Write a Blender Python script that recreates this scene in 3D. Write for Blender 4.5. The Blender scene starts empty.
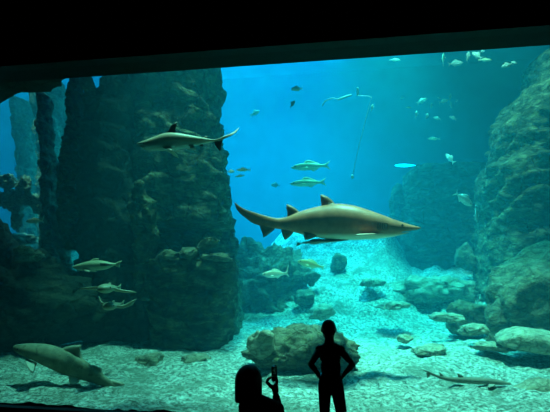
import bpy, bmesh, math, random
from mathutils import Vector, Matrix, noise, Euler
random.seed(7)
SC = bpy.context.scene
COL = SC.collection
PI = math.pi

# ---------------------------------------------------------------- camera
FOC = 490.0
YAW, PITCH = math.radians(9.6), math.atan(59 / FOC)
CAM = Vector((0, -5.03, 1.7))
cd = bpy.data.cameras.new('camera'); co = bpy.data.objects.new('camera', cd); COL.objects.link(co)
cd.sensor_fit = 'HORIZONTAL'; cd.sensor_width = 36; cd.lens = FOC / 550 * 36
co.location = CAM; co.rotation_euler = (PI / 2 + PITCH, 0, YAW)
cd.clip_end = 200
SC.camera = co
FW = Vector((-math.sin(YAW) * math.cos(PITCH), math.cos(YAW) * math.cos(PITCH), math.sin(PITCH)))
RT = Vector((math.cos(YAW), math.sin(YAW), 0))
UP = RT.cross(FW)
FH = Vector((-math.sin(YAW), math.cos(YAW), 0))

def pt(px, py, d):
    """a point of the place, d metres ahead of where the photograph was taken"""
    return CAM + (FW + RT * ((px - 275) / FOC) + UP * ((206 - py) / FOC)) * d

# ---------------------------------------------------------------- world, light, exposure
w = bpy.data.worlds.new('world'); SC.world = w; w.use_nodes = True
w.node_tree.nodes['Background'].inputs[0].default_value = (0.0, 0.004, 0.006, 1)
w.node_tree.nodes['Background'].inputs[1].default_value = 0.15
SC.view_settings.view_transform = 'Standard'
SC.view_settings.look = 'None'
SC.view_settings.exposure = -1.0
SC.view_settings.gamma = 1.0
SC.cycles.use_denoising = True
SC.cycles.volume_bounces = 1
SC.cycles.transparent_max_bounces = 24
SC.cycles.max_bounces = 6
SC.cycles.sample_clamp_indirect = 6

WATER_TOP = 11.0
def area(name, loc, sx, sy, power, colr, spread=160, rot=(0, 0, 0)):
    l = bpy.data.lights.new(name, 'AREA'); l.shape = 'RECTANGLE'; l.size = sx; l.size_y = sy
    l.energy = power; l.color = colr; l.spread = math.radians(spread)
    o = bpy.data.objects.new(name, l); COL.objects.link(o); o.location = loc; o.rotation_euler = rot
    return o
def spot(name, loc, target, power, colr, ang, blend=0.6, rad=0.3):
    l = bpy.data.lights.new(name, 'SPOT'); l.energy = power; l.color = colr
    l.spot_size = math.radians(ang); l.spot_blend = blend; l.shadow_soft_size = rad
    o = bpy.data.objects.new(name, l); COL.objects.link(o); o.location = loc
    o.rotation_euler = (Vector(target) - Vector(loc)).to_track_quat('-Z', 'Y').to_euler()
    return o
# lamps over the water of the tank
area('tank_lamp_blue', (-4.0, 13.2, 10.8), 7, 6, 5800, (0.03, 0.62, 1.0), 115)
area('tank_lamp_far', (-13.0, 13.0, 10.8), 5, 6, 2300, (0.06, 0.58, 1.0), 150)
spot('tank_lamp_key', (0.6, 7.6, 10.7), (0.8, 7.2, 0), 23000, (0.10, 1.0, 0.90), 54, 0.9, 0.4)
spot('tank_lamp_front', (1.4, 3.2, 10.7), (1.5, 2.4, 0), 23000, (0.36, 1.0, 0.82), 50, 0.9, 0.4)
spot('tank_lamp_side', (-2.7, 2.8, 10.7), (-2.6, 2.8, 0), 12000, (0.34, 1.0, 0.80), 44, 0.9, 0.4)
spot('tank_lamp_ridge', (2.0, 4.8, 10.7), (4.2, 7.2, 5.8), 9000, (0.36, 1.0, 0.76), 44, 0.7, 0.2)
spot('tank_lamp_corner', (-9.0, 5.2, 10.7), (-8.6, 5.6, 0), 9500, (0.45, 1.0, 0.80), 56, 0.9, 0.3)

# ---------------------------------------------------------------- helpers
def link(o, parent=None):
    COL.objects.link(o)
    if parent is not None:
        o.parent = parent
    return o
def tag(o, label=None, cat=None, group=None, kind=None):
    if label: o['label'] = label
    if cat: o['category'] = cat
    if group: o['group'] = group
    if kind: o['kind'] = kind
    return o
def mesh_obj(name, bm, mat=None, parent=None, smooth=True, loc=None):
    me = bpy.data.meshes.new(name)
    if smooth:
        for f in bm.faces: f.smooth = True
    bm.to_mesh(me); bm.free()
    if mat: me.materials.append(mat)
    o = bpy.data.objects.new(name, me)
    if loc is not None: o.location = loc
    return link(o, parent)
def empty(name, loc, rz=0.0):
    o = bpy.data.objects.new(name, None); o.location = loc; o.rotation_euler = (0, 0, rz)
    o.empty_display_size = 0.1
    return link(o)
def bake(o, *mods):
    """apply modifiers without operators"""
    bpy.context.view_layer.update()
    dg = bpy.context.evaluated_depsgraph_get()
    me = bpy.data.meshes.new_from_object(o.evaluated_get(dg))
    o.modifiers.clear(); old = o.data; o.data = me
    bpy.data.meshes.remove(old)
    return o
def remove(o):
    d = o.data; bpy.data.objects.remove(o)
    if d: bpy.data.meshes.remove(d)
def box(bm, lo, hi):
    vs = [bm.verts.new((x, y, z)) for z in (lo[2], hi[2]) for y in (lo[1], hi[1]) for x in (lo[0], hi[0])]
    for q in ((0, 2, 3, 1), (4, 5, 7, 6), (0, 1, 5, 4), (2, 6, 7, 3), (0, 4, 6, 2), (1, 3, 7, 5)):
        bm.faces.new([vs[i] for i in q])
    return vs
def interp(st, t):
    """piecewise smooth (Catmull-Rom, monotone enough) interpolation of tuples keyed by their first value"""
    n = len(st)
    if t <= st[0][0]: return st[0][1:]
    if t >= st[-1][0]: return st[-1][1:]
    for i in range(n - 1):
        if st[i][0] <= t <= st[i + 1][0]: break
    a, b = st[i], st[i + 1]
    h = b[0] - a[0]; u = (t - a[0]) / h
    out = []
    for k in range(1, len(a)):
        def slope(j):
            if j == 0: return (st[1][k] - st[0][k]) / (st[1][0] - st[0][0])
            if j == n - 1: return (st[-1][k] - st[-2][k]) / (st[-1][0] - st[-2][0])
            s1 = (st[j][k] - st[j - 1][k]) / (st[j][0] - st[j - 1][0]); s2 = (st[j + 1][k] - st[j][k]) / (st[j + 1][0] - st[j][0])
            if s1 * s2 <= 0: return 0
            return 2 * s1 * s2 / (s1 + s2)
        m0, m1 = slope(i) * h, slope(i + 1) * h
        out.append((2*u**3-3*u*u+1)*a[k] + (u**3-2*u*u+u)*m0 + (-2*u**3+3*u*u)*b[k] + (u**3-u*u)*m1)
    return tuple(out)

# ---------------------------------------------------------------- materials
class NT:
    def __init__(s, name):
        s.m = bpy.data.materials.new(name); s.m.use_nodes = True
        s.t = s.m.node_tree; s.t.nodes.clear()
        s.out = s.n('ShaderNodeOutputMaterial')
    def n(s, kind, **kw):
        x = s.t.nodes.new(kind)
        for k, v in kw.items(): setattr(x, k, v)
        return x
    def l(s, a, b): s.t.links.new(a, b)
    def ramp(s, fac, stops):
        r = s.n('ShaderNodeValToRGB'); cr = r.color_ramp
        while len(cr.elements) < len(stops): cr.elements.new(0.5)
        for e, (p, c) in zip(cr.elements, stops):
            e.position = p; e.color = tuple(c) + (1,)
        s.l(fac, r.inputs[0]); return r.outputs[0]
    def noise(s, vec, scale, detail=6, rough=0.6, dist=0.0):
        x = s.n('ShaderNodeTexNoise'); x.inputs['Scale'].default_value = scale
        x.inputs['Detail'].default_value = detail; x.inputs['Roughness'].default_value = rough
        x.inputs['Distortion'].default_value = dist
        s.l(vec, x.inputs['Vector']); return x.outputs['Fac']
    def mix(s, f, a, b, mode='MIX'):
        x = s.n('ShaderNodeMix', data_type='RGBA', blend_type=mode)
        for sock, v in ((x.inputs[0], f), (x.inputs[6], a), (x.inputs[7], b)):
            if isinstance(v, (tuple, list)): sock.default_value = tuple(v) + (1,)
            elif isinstance(v, (int, float)): sock.default_value = v
            else: s.l(v, sock)
        return x.outputs[2]
    def bsdf(s, colr, rough=0.8, spec=0.3, normal=None, metal=0.0):
        b = s.n('ShaderNodeBsdfPrincipled')
        if isinstance(colr, (tuple, list)): b.inputs['Base Color'].default_value = tuple(colr) + (1,)
        else: s.l(colr, b.inputs['Base Color'])
        b.inputs['Roughness'].default_value = rough
        b.inputs['Specular IOR Level'].default_value = spec
        b.inputs['Metallic'].default_value = metal
        if normal is not None: s.l(normal, b.inputs['Normal'])
        s.l(b.outputs[0], s.out.inputs['Surface'])
        return s.m
    def bump(s, h, strength=0.5, dist=0.05, prev=None):
        b = s.n('ShaderNodeBump'); b.inputs['Strength'].default_value = strength
        b.inputs['Distance'].default_value = dist
        s.l(h, b.inputs['Height'])
        if prev is not None: s.l(prev, b.inputs['Normal'])
        return b.outputs[0]
    def obj(s): return s.n('ShaderNodeTexCoord').outputs['Object']

def rock_mat(name, dark, mid, light, scale=1.0, moss=None, bump=0.9):
    t = NT(name); v = t.obj()
    mp = t.n('ShaderNodeMapping'); mp.inputs['Scale'].default_value = (1, 1, 2.6); t.l(v, mp.inputs['Vector'])
    f = t.noise(mp.outputs[0], 3.2 * scale, 10, 0.74, 0.5)
    c = t.ramp(f, [(0.36, dark), (0.50, mid), (0.66, light)])
    if moss:
        g = t.noise(v, 5.0 * scale, 6, 0.7)
        c = t.mix(t.ramp(g, [(0.52, (0, 0, 0)), (0.66, (1, 1, 1))]), c, moss)
    f2 = t.noise(v, 9 * scale, 8, 0.7)
    vo = t.n('ShaderNodeTexVoronoi', feature='DISTANCE_TO_EDGE'); vo.inputs['Scale'].default_value = 3.2 * scale
    nz = t.n('ShaderNodeTexNoise'); nz.inputs['Scale'].default_value = 3 * scale; t.l(v, nz.inputs['Vector'])
    t.l(t.mix(0.25, v, nz.outputs['Color']), vo.inputs['Vector'])
    cr = t.ramp(vo.outputs['Distance'], [(0.0, (0, 0, 0)), (0.07, (1, 1, 1))])
    c = t.mix(0.35, c, cr, 'MULTIPLY')
    b1 = t.bump(cr, bump * 0.6, 0.06)
    b2 = t.bump(f2, bump, 0.12, b1)
    return t.bsdf(c, 0.9, 0.15, b2)

M = {}
M['cliff'] = rock_mat('cliff_rock', (0.018, 0.022, 0.015), (0.070, 0.075, 0.048), (0.30, 0.29, 0.18), 0.8, (0.10, 0.105, 0.04), 1.0)
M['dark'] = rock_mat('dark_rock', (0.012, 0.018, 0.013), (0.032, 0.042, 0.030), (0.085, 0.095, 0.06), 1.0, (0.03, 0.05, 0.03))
M['crag'] = rock_mat('lit_crag_rock', (0.016, 0.020, 0.014), (0.10, 0.105, 0.065), (0.40, 0.38, 0.24), 0.9, (0.16, 0.18, 0.08), 1.0)  # paler copy of the cliff rock; the towers' lit look is in the colour
M['boulder'] = rock_mat('boulder_rock', (0.07, 0.075, 0.05), (0.20, 0.19, 0.13), (0.42, 0.38, 0.25), 1.4, (0.25, 0.24, 0.12))
M['pale_rock'] = rock_mat('pale_rock', (0.16, 0.16, 0.12), (0.36, 0.34, 0.25), (0.55, 0.52, 0.40), 1.6, (0.40, 0.38, 0.24), 0.5)
M['coral'] = rock_mat('coral_rock', (0.10, 0.10, 0.07), (0.35, 0.36, 0.28), (0.65, 0.62, 0.50), 3.0, None, 0.9)

def sand_mat():
    t = NT('seabed_gravel'); v = t.obj()
    a = t.noise(v, 16, 6, 0.75, 0.4)
    c1 = t.ramp(a, [(0.40, (0.13, 0.16, 0.14)), (0.50, (0.42, 0.48, 0.43)), (0.60, (0.78, 0.88, 0.80))])
    b = t.noise(v, 1.3, 6, 0.7, 0.8)
    c2 = t.mix(t.ramp(b, [(0.46, (0, 0, 0)), (0.62, (0.75, 0.75, 0.75))]), c1, (0.20, 0.25, 0.20))
    d = t.noise(v, 34, 4, 0.6)
    n1 = t.bump(a, 0.8, 0.06); n2 = t.bump(d, 0.6, 0.03, n1)
    return t.bsdf(c2, 0.95, 0.1, n2)
M['sand'] = sand_mat()

def plain(name, colr, rough=0.7, spec=0.3, var=0.25, scale=12):
    t = NT(name); v = t.obj(); f = t.noise(v, scale, 4)
    c = t.ramp(f, [(0.3, tuple(x * (1 - var) for x in colr)), (0.7, tuple(min(1, x * (1 + var)) for x in colr))])
    return t.bsdf(c, rough, spec, t.bump(f, 0.15, 0.01))
M['hall_paint'] = plain('hall_paint', (0.018, 0.020, 0.024), 0.8)
M['hall_soffit'] = plain('hall_soffit', (0.022, 0.026, 0.032), 0.75)
M['hall_carpet'] = plain('hall_carpet', (0.02, 0.018, 0.022), 0.95, 0.1, 0.5, 40)
M['sill'] = plain('sill_rubber', (0.03, 0.028, 0.026), 0.6)
M['tank_wall'] = plain('tank_wall_paint', (0.015, 0.11, 0.21), 0.9, 0.1, 0.2, 1.0)

def glass_mat():
    t = NT('acrylic_pane')
    tr = t.n('ShaderNodeBsdfTransparent'); tr.inputs[0].default_value = (0.985, 0.995, 0.99, 1)
    gl = t.n('ShaderNodeBsdfGlossy'); gl.inputs['Roughness'].default_value = 0.0
    fr = t.n('ShaderNodeFresnel'); fr.inputs['IOR'].default_value = 1.15
    mx = t.n('ShaderNodeMixShader')
    t.l(fr.outputs[0], mx.inputs[0]); t.l(tr.outputs[0], mx.inputs[1]); t.l(gl.outputs[0], mx.inputs[2])
    t.l(mx.outputs[0], t.out.inputs['Surface']); return t.m
M['glass'] = glass_mat()

def water_mat():
    t = NT('tank_water')
    s = t.n('ShaderNodeVolumeScatter'); s.inputs['Color'].default_value = (0.03, 0.62, 0.92, 1)
    s.inputs['Density'].default_value = 0.027; s.inputs['Anisotropy'].default_value = 0.25
    a = t.n('ShaderNodeVolumeAbsorption'); a.inputs['Color'].default_value = (0.0, 0.86, 0.84, 1)
    a.inputs['Density'].default_value = 0.085
    ad = t.n('ShaderNodeAddShader')
    t.l(s.outputs[0], ad.inputs[0]); t.l(a.outputs[0], ad.inputs[1])
    t.l(ad.outputs[0], t.out.inputs['Volume']); return t.m
M['water'] = water_mat()

# ---------------------------------------------------------------- the hall and the tank
X0, X1, Y1 = -18.0, 9.5, 18.0
WB, WT = 0.181, 3.868
WX0, WX1 = -7.0, 5.0
def struct(name, bm, mat, smooth=False):
    return tag(mesh_obj(name, bm, mat, None, smooth), kind='structure')

bm = bmesh.new()                                    # the wall around the viewing window, with a deep dark header
for lo, hi in (((X0, -0.30, WT), (X1, 0.0, 5.2)), ((X0, -0.02, -0.4), (X1, 0.0, WB)),
               ((X0, -0.30, -0.4), (WX0, 0.0, WT)), ((WX1, -0.30, -0.4), (X1, 0.0, WT))):
    box(bm, lo, hi)
struct('wall_front', bm, M['hall_paint'])
bm = bmesh.new(); box(bm, (X0, 0.0, WT + 0.14), (X1, 0.3, WATER_TOP)); struct('wall_header', bm, M['hall_paint'])
bm = bmesh.new(); box(bm, (WX0, -0.44, WT), (WX1, -0.30, WT + 0.55)); struct('trim_1', bm, M['hall_soffit'])
bm = bmesh.new(); box(bm, (WX0, -0.10, WB - 0.14), (WX1, -0.021, WB)); struct('trim_2', bm, M['sill'])
bm = bmesh.new(); box(bm, (WX0, 0.001, WB - 0.05), (WX1, 0.14, WT + .135)); struct('window_1', bm, M['glass'])
bm = bmesh.new(); box(bm, (X0, -9.0, -0.4), (X1, -0.02, 0.0)); struct('floor', bm, M['hall_carpet'])
bm = bmesh.new(); box(bm, (X0, -9.0, 5.2), (X1, 0.0, 5.4)); struct('ceiling', bm, M['hall_paint'])
bm = bmesh.new(); box(bm, (X0 - .2, -9.0, 0), (X0, 0.0, 5.2)); struct('wall_left', bm, M['hall_paint'])
bm = bmesh.new(); box(bm, (X1, -9.0, 0), (X1 + .2, 0.0, 5.2)); struct('wall_right', bm, M['hall_paint'])
bm = bmesh.new(); box(bm, (X0, -9.2, 0), (X1, -9.0, 5.2)); struct('wall_rear', bm, M['hall_paint'])
bm = bmesh.new(); box(bm, (X0, Y1, -0.4), (X1, Y1 + .3, WATER_TOP)); struct('wall_tank_back', bm, M['tank_wall'])
bm = bmesh.new(); box(bm, (X0 - .3, 0.0, -0.4), (X0, Y1, WATER_TOP)); struct('wall_tank_left', bm, M['tank_wall'])
bm = bmesh.new(); box(bm, (X1, 0.0, -0.4), (X1 + .3, Y1, WATER_TOP)); struct('wall_tank_right', bm, M['tank_wall'])
bm = bmesh.new(); box(bm, (X0, 0.0, WATER_TOP), (X1, Y1, WATER_TOP + .3)); struct('ceiling_tank', bm, M['tank_wall'])
bm = bmesh.new(); box(bm, (X0 + .01, 0.145, -0.35), (X1 - .01, Y1 - .01, WATER_TOP - .01))
tag(mesh_obj('water', bm, M['water'], None, False), kind='structure')

def sstep(a, b, t):
    t = max(0.0, min(1.0, (t - a) / (b - a))); return t * t * (3 - 2 * t)
def bed(x, y):
    """height of the gravel bed"""
    right = sstep(-5.0, -1.5, x) * (1 - 0.72 * sstep(0.7, 1.7, x - (y - 10) * 0.08))
    h = 0.14 + 0.05 * (y / 6)
    h += sstep(6.0, 13.5, y) * (1.0 + 1.9 * right)
    h += 0.10 * noise.fractal(Vector((x * 0.6, y * 0.6, 3.1)), 1.0, 2.0, 4) * sstep(0.2, 2.0, y)
    far = sstep(5.5, 8.5, y)
    if far > 0:
        c = Vector((x + 0.3 * noise.noise(Vector((x, y, 4))), y, 0.5))
        for fq, am in ((1.7, 0.20), (3.6, 0.11)):
            d1 = noise.voronoi(c * fq)[0][0]
            h += far * am * max(0.0, 1 - 1.9 * d1 * d1) * max(0.0, 0.55 + 1.2 * noise.noise(c * 0.9))
    h += 0.25 * sstep(6.0, 9.0, y) * abs(noise.fractal(Vector((x * 1.1, y * 1.1, 7.7)), 0.8, 2.1, 5))
    h += 0.05 * noise.fractal(Vector((x * 3.3, y * 3.3, 1.3)), 0.7, 2.1, 5)
    return max(h, 0.05)
bm = bmesh.new()
NX, NY = 380, 300
g = [[bm.verts.new((X0 + (X1 - X0) * i / NX, y, bed(X0 + (X1 - X0) * i / NX, y)))
      for i in range(NX + 1)] for y in [0.15 + (Y1 - 0.15) * (j / NY) ** 1.35 for j in range(NY + 1)]]
for j in range(NY):
    for i in range(NX):
        bm.faces.new((g[j][i], g[j][i + 1], g[j + 1][i + 1], g[j + 1][i]))
seabed = tag(mesh_obj('seabed', bm, M['sand']), kind='structure')

# ---------------------------------------------------------------- rocks
def to_px(p):
    v = p - CAM; return 275 + FOC * v.dot(RT) / v.dot(FW)

def rock_tower(name, label, rings, d, ry, seed, amp=0.16, strata=0.10, mat='cliff', nz=130, ns=110, expo=3.4, cat='rock tower', group=None, hollow=None):
    """rings: (py, left px, right px) from the top down, all at d metres; ry: half depth in metres"""
    y0, y1 = rings[0][0], rings[-1][0]
    so = Vector((seed * 3.7, seed * 1.9, seed * 5.3))
    base = pt((rings[-1][1] + rings[-1][2]) / 2, y1, d + ry)
    rows = [(y0, 0.0), (y0, 0.35), (y0, 0.62), (y0, 0.84)] + [(y0 + (y1 - y0) * j / nz, 1.0) for j in range(nz + 1)]
    def ring_at(k, dl, dr):
        py, sc = rows[k]
        l, r = interp(rings, py); l += dl; r += dr
        c = pt((l + r) / 2, py, d + ry); hw = max(.03, (r - l) / 2 / FOC * (d + ry)) * sc; hd = ry * sc
        zc = c.z + (0.10 * (1 - sc) if k < 4 else 0)
        out = []
        for i in range(ns):
            a = 2 * PI * i / ns; ca, sa = math.cos(a), math.sin(a)
            q = (abs(ca) ** expo + abs(sa) ** expo) ** (-1 / expo)
            v = Vector((c.x, c.y, zc)) + RT * (hw * ca * q) + FH * (hd * sa * q)
            n = (RT * ca + FH * sa).normalized()
            if hollow and sa < 0:
                v += FH * (hollow[2] * sstep(hollow[0] - 5, hollow[0], py) * (1 - sstep(hollow[1], hollow[1] + 6, py)) * min(1, -sa * 1.6))
            p = v + so
            big = noise.fractal(p * 0.55, 0.9, 2.0, 3)
            mid = noise.ridged_multi_fractal(p * 1.5, 0.8, 2.1, 4, 1.0, 2.0) - 1.0
            zz = p.z * 1.5 + 1.5 * noise.noise(p * 0.5) + 0.25 * noise.noise(p * 2.0)
            st = (zz - math.floor(zz)); st = (st if st < 0.88 else (1 - st) * 7.3) - 0.45
            st *= max(0.0, noise.noise(p * 0.8 + so) + 0.35) * 1.6
            vert = noise.noise(Vector((a * 2.2 + seed, p.z * 0.35, seed)))
            dsp = amp * (0.9 * big + 0.35 * mid + 0.7 * vert) + strata * st
            fine = 0.05 * noise.fractal(p * 4, 0.5, 2.2, 4) + 0.05 * (noise.ridged_multi_fractal(p * 3.1, 0.8, 2.1, 3, 1.0, 2.0) - 1.0)
            v2 = v + n * ((dsp + fine) * min(1, sc + 0.1))
            v2.z += 0.25 * amp * noise.noise(p * 2.2) + (0.8 * amp * noise.noise(Vector((p.x, p.y, 0)) * 1.8) if py < y0 + 12 else 0)
            out.append(v2)
        return out
    # first pass: how far the weathering pushes the sides out, averaged over a stretch of height
    smp = list(range(4, len(rows), 5)); L, Rr = [], []
    for k in smp:
        xs = [to_px(v) for v in ring_at(k, 0, 0)]; l, r = interp(rings, rows[k][0])
        L.append(l - min(xs)); Rr.append(r - max(xs))
    def avg(A, k):
        i = (k - 4) / 5; w = [(math.exp(-((j - i) / 2.0) ** 2), A[j]) for j in range(len(A))]
        return sum(x * y for x, y in w) / sum(x for x, y in w)
    bm = bmesh.new(); R = []
    for k in range(len(rows)):
        kk = max(4, k)
        R.append([bm.verts.new(v - base) for v in ring_at(k, avg(L, kk), avg(Rr, kk))])
    for a, b in zip(R[:-1], R[1:]):
        for i in range(ns):
            j = (i + 1) % ns
            bm.faces.new((a[i], b[i], b[j], a[j]))
    bm.faces.new(R[-1][::-1])
    bmesh.ops.remove_doubles(bm, verts=R[0], dist=0.5)
    bmesh.ops.recalc_face_normals(bm, faces=bm.faces)
    return tag(mesh_obj(name, bm, M[mat], loc=base), label, cat, group)

def boulder(name, label, c, rad, seed, mat='boulder', sub=4, amp=0.22, freq=1.0, rz=0.0, tilt=(0, 0), cat='rock', group=None, flat=0.0, expo=2.5, fine=0.05):
    bm = bmesh.new()
    bmesh.ops.create_icosphere(bm, subdivisions=sub, radius=1.0)
    so = Vector((seed * 2.3, seed * 4.1, seed * 0.7)); rm = (rad[0] * rad[1] * rad[2]) ** (1 / 3)
    E3 = Euler((tilt[0], tilt[1], rz)).to_matrix()
    rg = random.Random(seed * 17); pl = []
    for k in range(16):
        n = Vector((rg.gauss(0, 1), rg.gauss(0, 1), rg.gauss(0, .8))).normalized(); pl.append((n, rg.uniform(.68, .96)))
    for v in bm.verts:
        u = v.co.normalized()
        q = (abs(u.x) ** expo + abs(u.y) ** expo + abs(u.z) ** expo) ** (-1 / expo)
        q0 = u * q
        for n, o_ in pl:
            dn = q0.dot(n)
            if dn > o_: q0 = q0 - n * (dn - o_) * .9
        p = Vector((q0.x * rad[0], q0.y * rad[1], q0.z * rad[2])) * 1.1
        s = p / rm * freq + so
        d = amp * noise.fractal(s * 0.9, 0.9, 2.0, 4) + 0.45 * amp * (noise.ridged_multi_fractal(s * 1.7, 0.8, 2.0, 4, 1.0, 2.0) - 1.0) + fine * noise.fractal(s * 5, 0.6, 2.0, 3)
        f = max(0.5, 1 + d)
        v.co = E3 @ (p * f)
        if flat and v.co.z < -rad[2] * flat: v.co.z = -rad[2] * flat
    bmesh.ops.recalc_face_normals(bm, faces=bm.faces)
    return tag(mesh_obj(name, bm, M[mat], loc=c), label, cat, group)

def on_bed(px, py):
    """where the ray through a pixel meets the gravel bed"""
    r = (pt(px, py, 1) - CAM)
    d = 5.2
    while d < 24:
        p = CAM + r * d
        if p.y > 0.2 and p.z <= bed(p.x, p.y): return p, d
        d += 0.02
    return CAM + r * 12, 12

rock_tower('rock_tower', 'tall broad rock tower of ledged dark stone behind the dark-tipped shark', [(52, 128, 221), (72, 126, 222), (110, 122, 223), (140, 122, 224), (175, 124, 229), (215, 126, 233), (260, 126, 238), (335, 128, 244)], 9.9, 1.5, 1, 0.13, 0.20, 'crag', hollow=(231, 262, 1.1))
rock_tower('rock_tower', 'dark rock tower rising to the window top, left half of the tall cliff', [(58, 116, 132), (78, 114, 136), (88, 110, 138), (96, 99, 140), (106, 86, 142), (140, 80, 143), (190, 78, 146), (250, 77, 150), (300, 79, 153), (352, 85, 157)], 9.4, 0.9, 2, 0.12, 0.14, 'dark')  # darker rock colour stands in for shade beside the lit tower
rock_tower('rock_tower', 'squat rock block with a rubble-strewn flat top at the foot of the tall cliff', [(260, 150, 236), (275, 146, 238), (300, 147, 238), (325, 149, 236), (350, 152, 233)], 9.0, 0.8, 3, 0.06, 0.08, nz=80)
rock_tower('rock_tower', 'thin stump of rock standing against the tall cliff above the rubble ledge', [(184, 133, 146), (196, 131, 148), (204, 128, 156), (232, 132, 158), (268, 134, 154), (300, 130, 160)], 9.1, 0.22, 4, 0.04, 0.03, nz=80, ns=70)
rock_tower('rock_tower', 'slender dark rock spire between the pale far tower and the cliff', [(97, 42, 46), (115, 40, 49), (150, 39, 54), (165, 40, 58), (200, 41, 60), (260, 38, 70), (330, 34, 80)], 10.4, 0.35, 5, 0.05, 0.05, 'crag', ns=70)
rock_tower('rock_tower', 'slim rock spire with a yellowish face left of the cliff', [(80, 69, 80), (100, 67, 83), (125, 66, 85), (160, 59, 86), (190, 57, 86), (250, 58, 90)], 10.0, 0.35, 6, 0.05, 0.05, 'crag', ns=70)
rock_tower('rock_tower', 'wide hazy rock tower behind the slender spires at far left', [(84, 38, 70), (92, 30, 72), (150, 36, 74), (230, 38, 76), (300, 36, 80)], 14.0, 1.0, 7, 0.11, 0.10, 'boulder')
rock_tower('rock_tower', 'square-topped hazy rock tower at the far left of the tank', [(104, 12, 38), (120, 12, 40), (150, 17, 42), (200, 20, 46), (280, 16, 50)], 15.0, 0.9, 8, 0.09, 0.08, 'boulder')
rock_tower('rock_tower', 'tall craggy rock tower at the right side of the tank', [(50, 532, 585), (56, 526, 588), (78, 525, 590), (88, 518, 590), (97, 504, 592), (110, 499, 592), (122, 491, 594), (136, 488, 595), (158, 489, 597), (172, 479, 599), (200, 475, 600), (250, 474, 605), (300, 468, 610)], 11.5, 1.4, 9, 0.15, 0.24, 'crag')
rock_tower('rock_tower', 'broad dark rock wall with a hollow face below the underwater lamp', [(168, 410, 500), (176, 403, 505), (220, 399, 510), (270, 397, 515), (300, 392, 520)], 15.5, 1.0, 10, 0.10, 0.14)
rock_tower('rock_tower', 'small hazy rock knob beside the dark rock wall in the far background', [(186, 393, 402), (196, 390, 406), (230, 388, 410), (260, 386, 412)], 16.6, 0.4, 11, 0.08, 0.06, nz=50, ns=50)
boulder('rock', 'low dark rocky slope full of hollows below the tail of the large shark', pt(262, 290, 13.4), (0.98, 0.8, 1.05), 12, 'boulder', 5, 0.38, 1.9, 0.2, fine=0.09)
# overhang at the top left, close behind the pane
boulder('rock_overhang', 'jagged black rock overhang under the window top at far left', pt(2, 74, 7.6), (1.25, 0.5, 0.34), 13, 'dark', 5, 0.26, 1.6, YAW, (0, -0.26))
boulder('rock', 'yellowish rock wedge at the top of the cliff beside the blue gap', pt(88, 84, 9.6), (0.11, 0.16, 0.28), 14, 'boulder', 4, 0.25, 1.0, 0, (0, -0.45))
# left foot of the tank
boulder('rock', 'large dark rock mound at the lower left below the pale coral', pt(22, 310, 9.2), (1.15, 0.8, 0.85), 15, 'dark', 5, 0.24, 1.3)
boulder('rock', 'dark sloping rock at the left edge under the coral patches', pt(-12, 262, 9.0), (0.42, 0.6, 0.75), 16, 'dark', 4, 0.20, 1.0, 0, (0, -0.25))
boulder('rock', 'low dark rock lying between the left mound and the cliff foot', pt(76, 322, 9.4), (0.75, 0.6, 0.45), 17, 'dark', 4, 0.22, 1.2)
# right slope
boulder('rock', 'huge craggy boulder sloping up to the right side of the window', pt(551, 312, 9.6), (1.38, 1.1, 1.05), 18, 'boulder', 5, 0.20, 1.4, 0.2, (0, -0.45))
boulder('rock', 'rounded rock on the slope at the foot of the huge right boulder', pt(468, 316, 10.4), (0.42, 0.45, 0.34), 19, 'boulder', 4, 0.24, 1.2)
boulder('rock', 'small wedge of pale rock at the foot of the dark rock wall', pt(466, 258, 13.6), (0.26, 0.3, 0.36), 20, 'boulder', 4, 0.2, 1.0)
boulder('rock', 'low ridge of rubble-covered rock in front of the dark rock wall', pt(430, 294, 13.2), (1.20, 0.7, 0.40), 21, 'pale_rock', 5, 0.25, 1.8)
boulder('rock', 'smooth pale slab lying at the right edge of the gravel', pt(536, 343, 8.0), (0.62, 0.5, 0.20), 22, 'pale_rock', 4, 0.10, 0.8, 0.1, (0, 0.10), flat=0.6)
boulder('rock', 'pale pointed rock cut off by the lower right corner of the window', pt(546, 404, 6.1), (0.42, 0.35, 0.27), 23, 'pale_rock', 4, 0.18, 0.9, 0.2, (0, -0.30))
boulder('rock', 'long low boulder with a pale top on the gravel behind the standing boy', pt(306, 352, 7.5), (0.82, 0.45, 0.33), 27, 'boulder', 5, 0.13, 1.8, 0.05, (0, 0.02), expo=2.6)
boulder('rock', 'pale knob of rock at the left end of the long low boulder', pt(263, 343, 7.25), (0.20, 0.2, 0.18), 25, 'pale_rock', 4, 0.22, 1.2)
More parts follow.
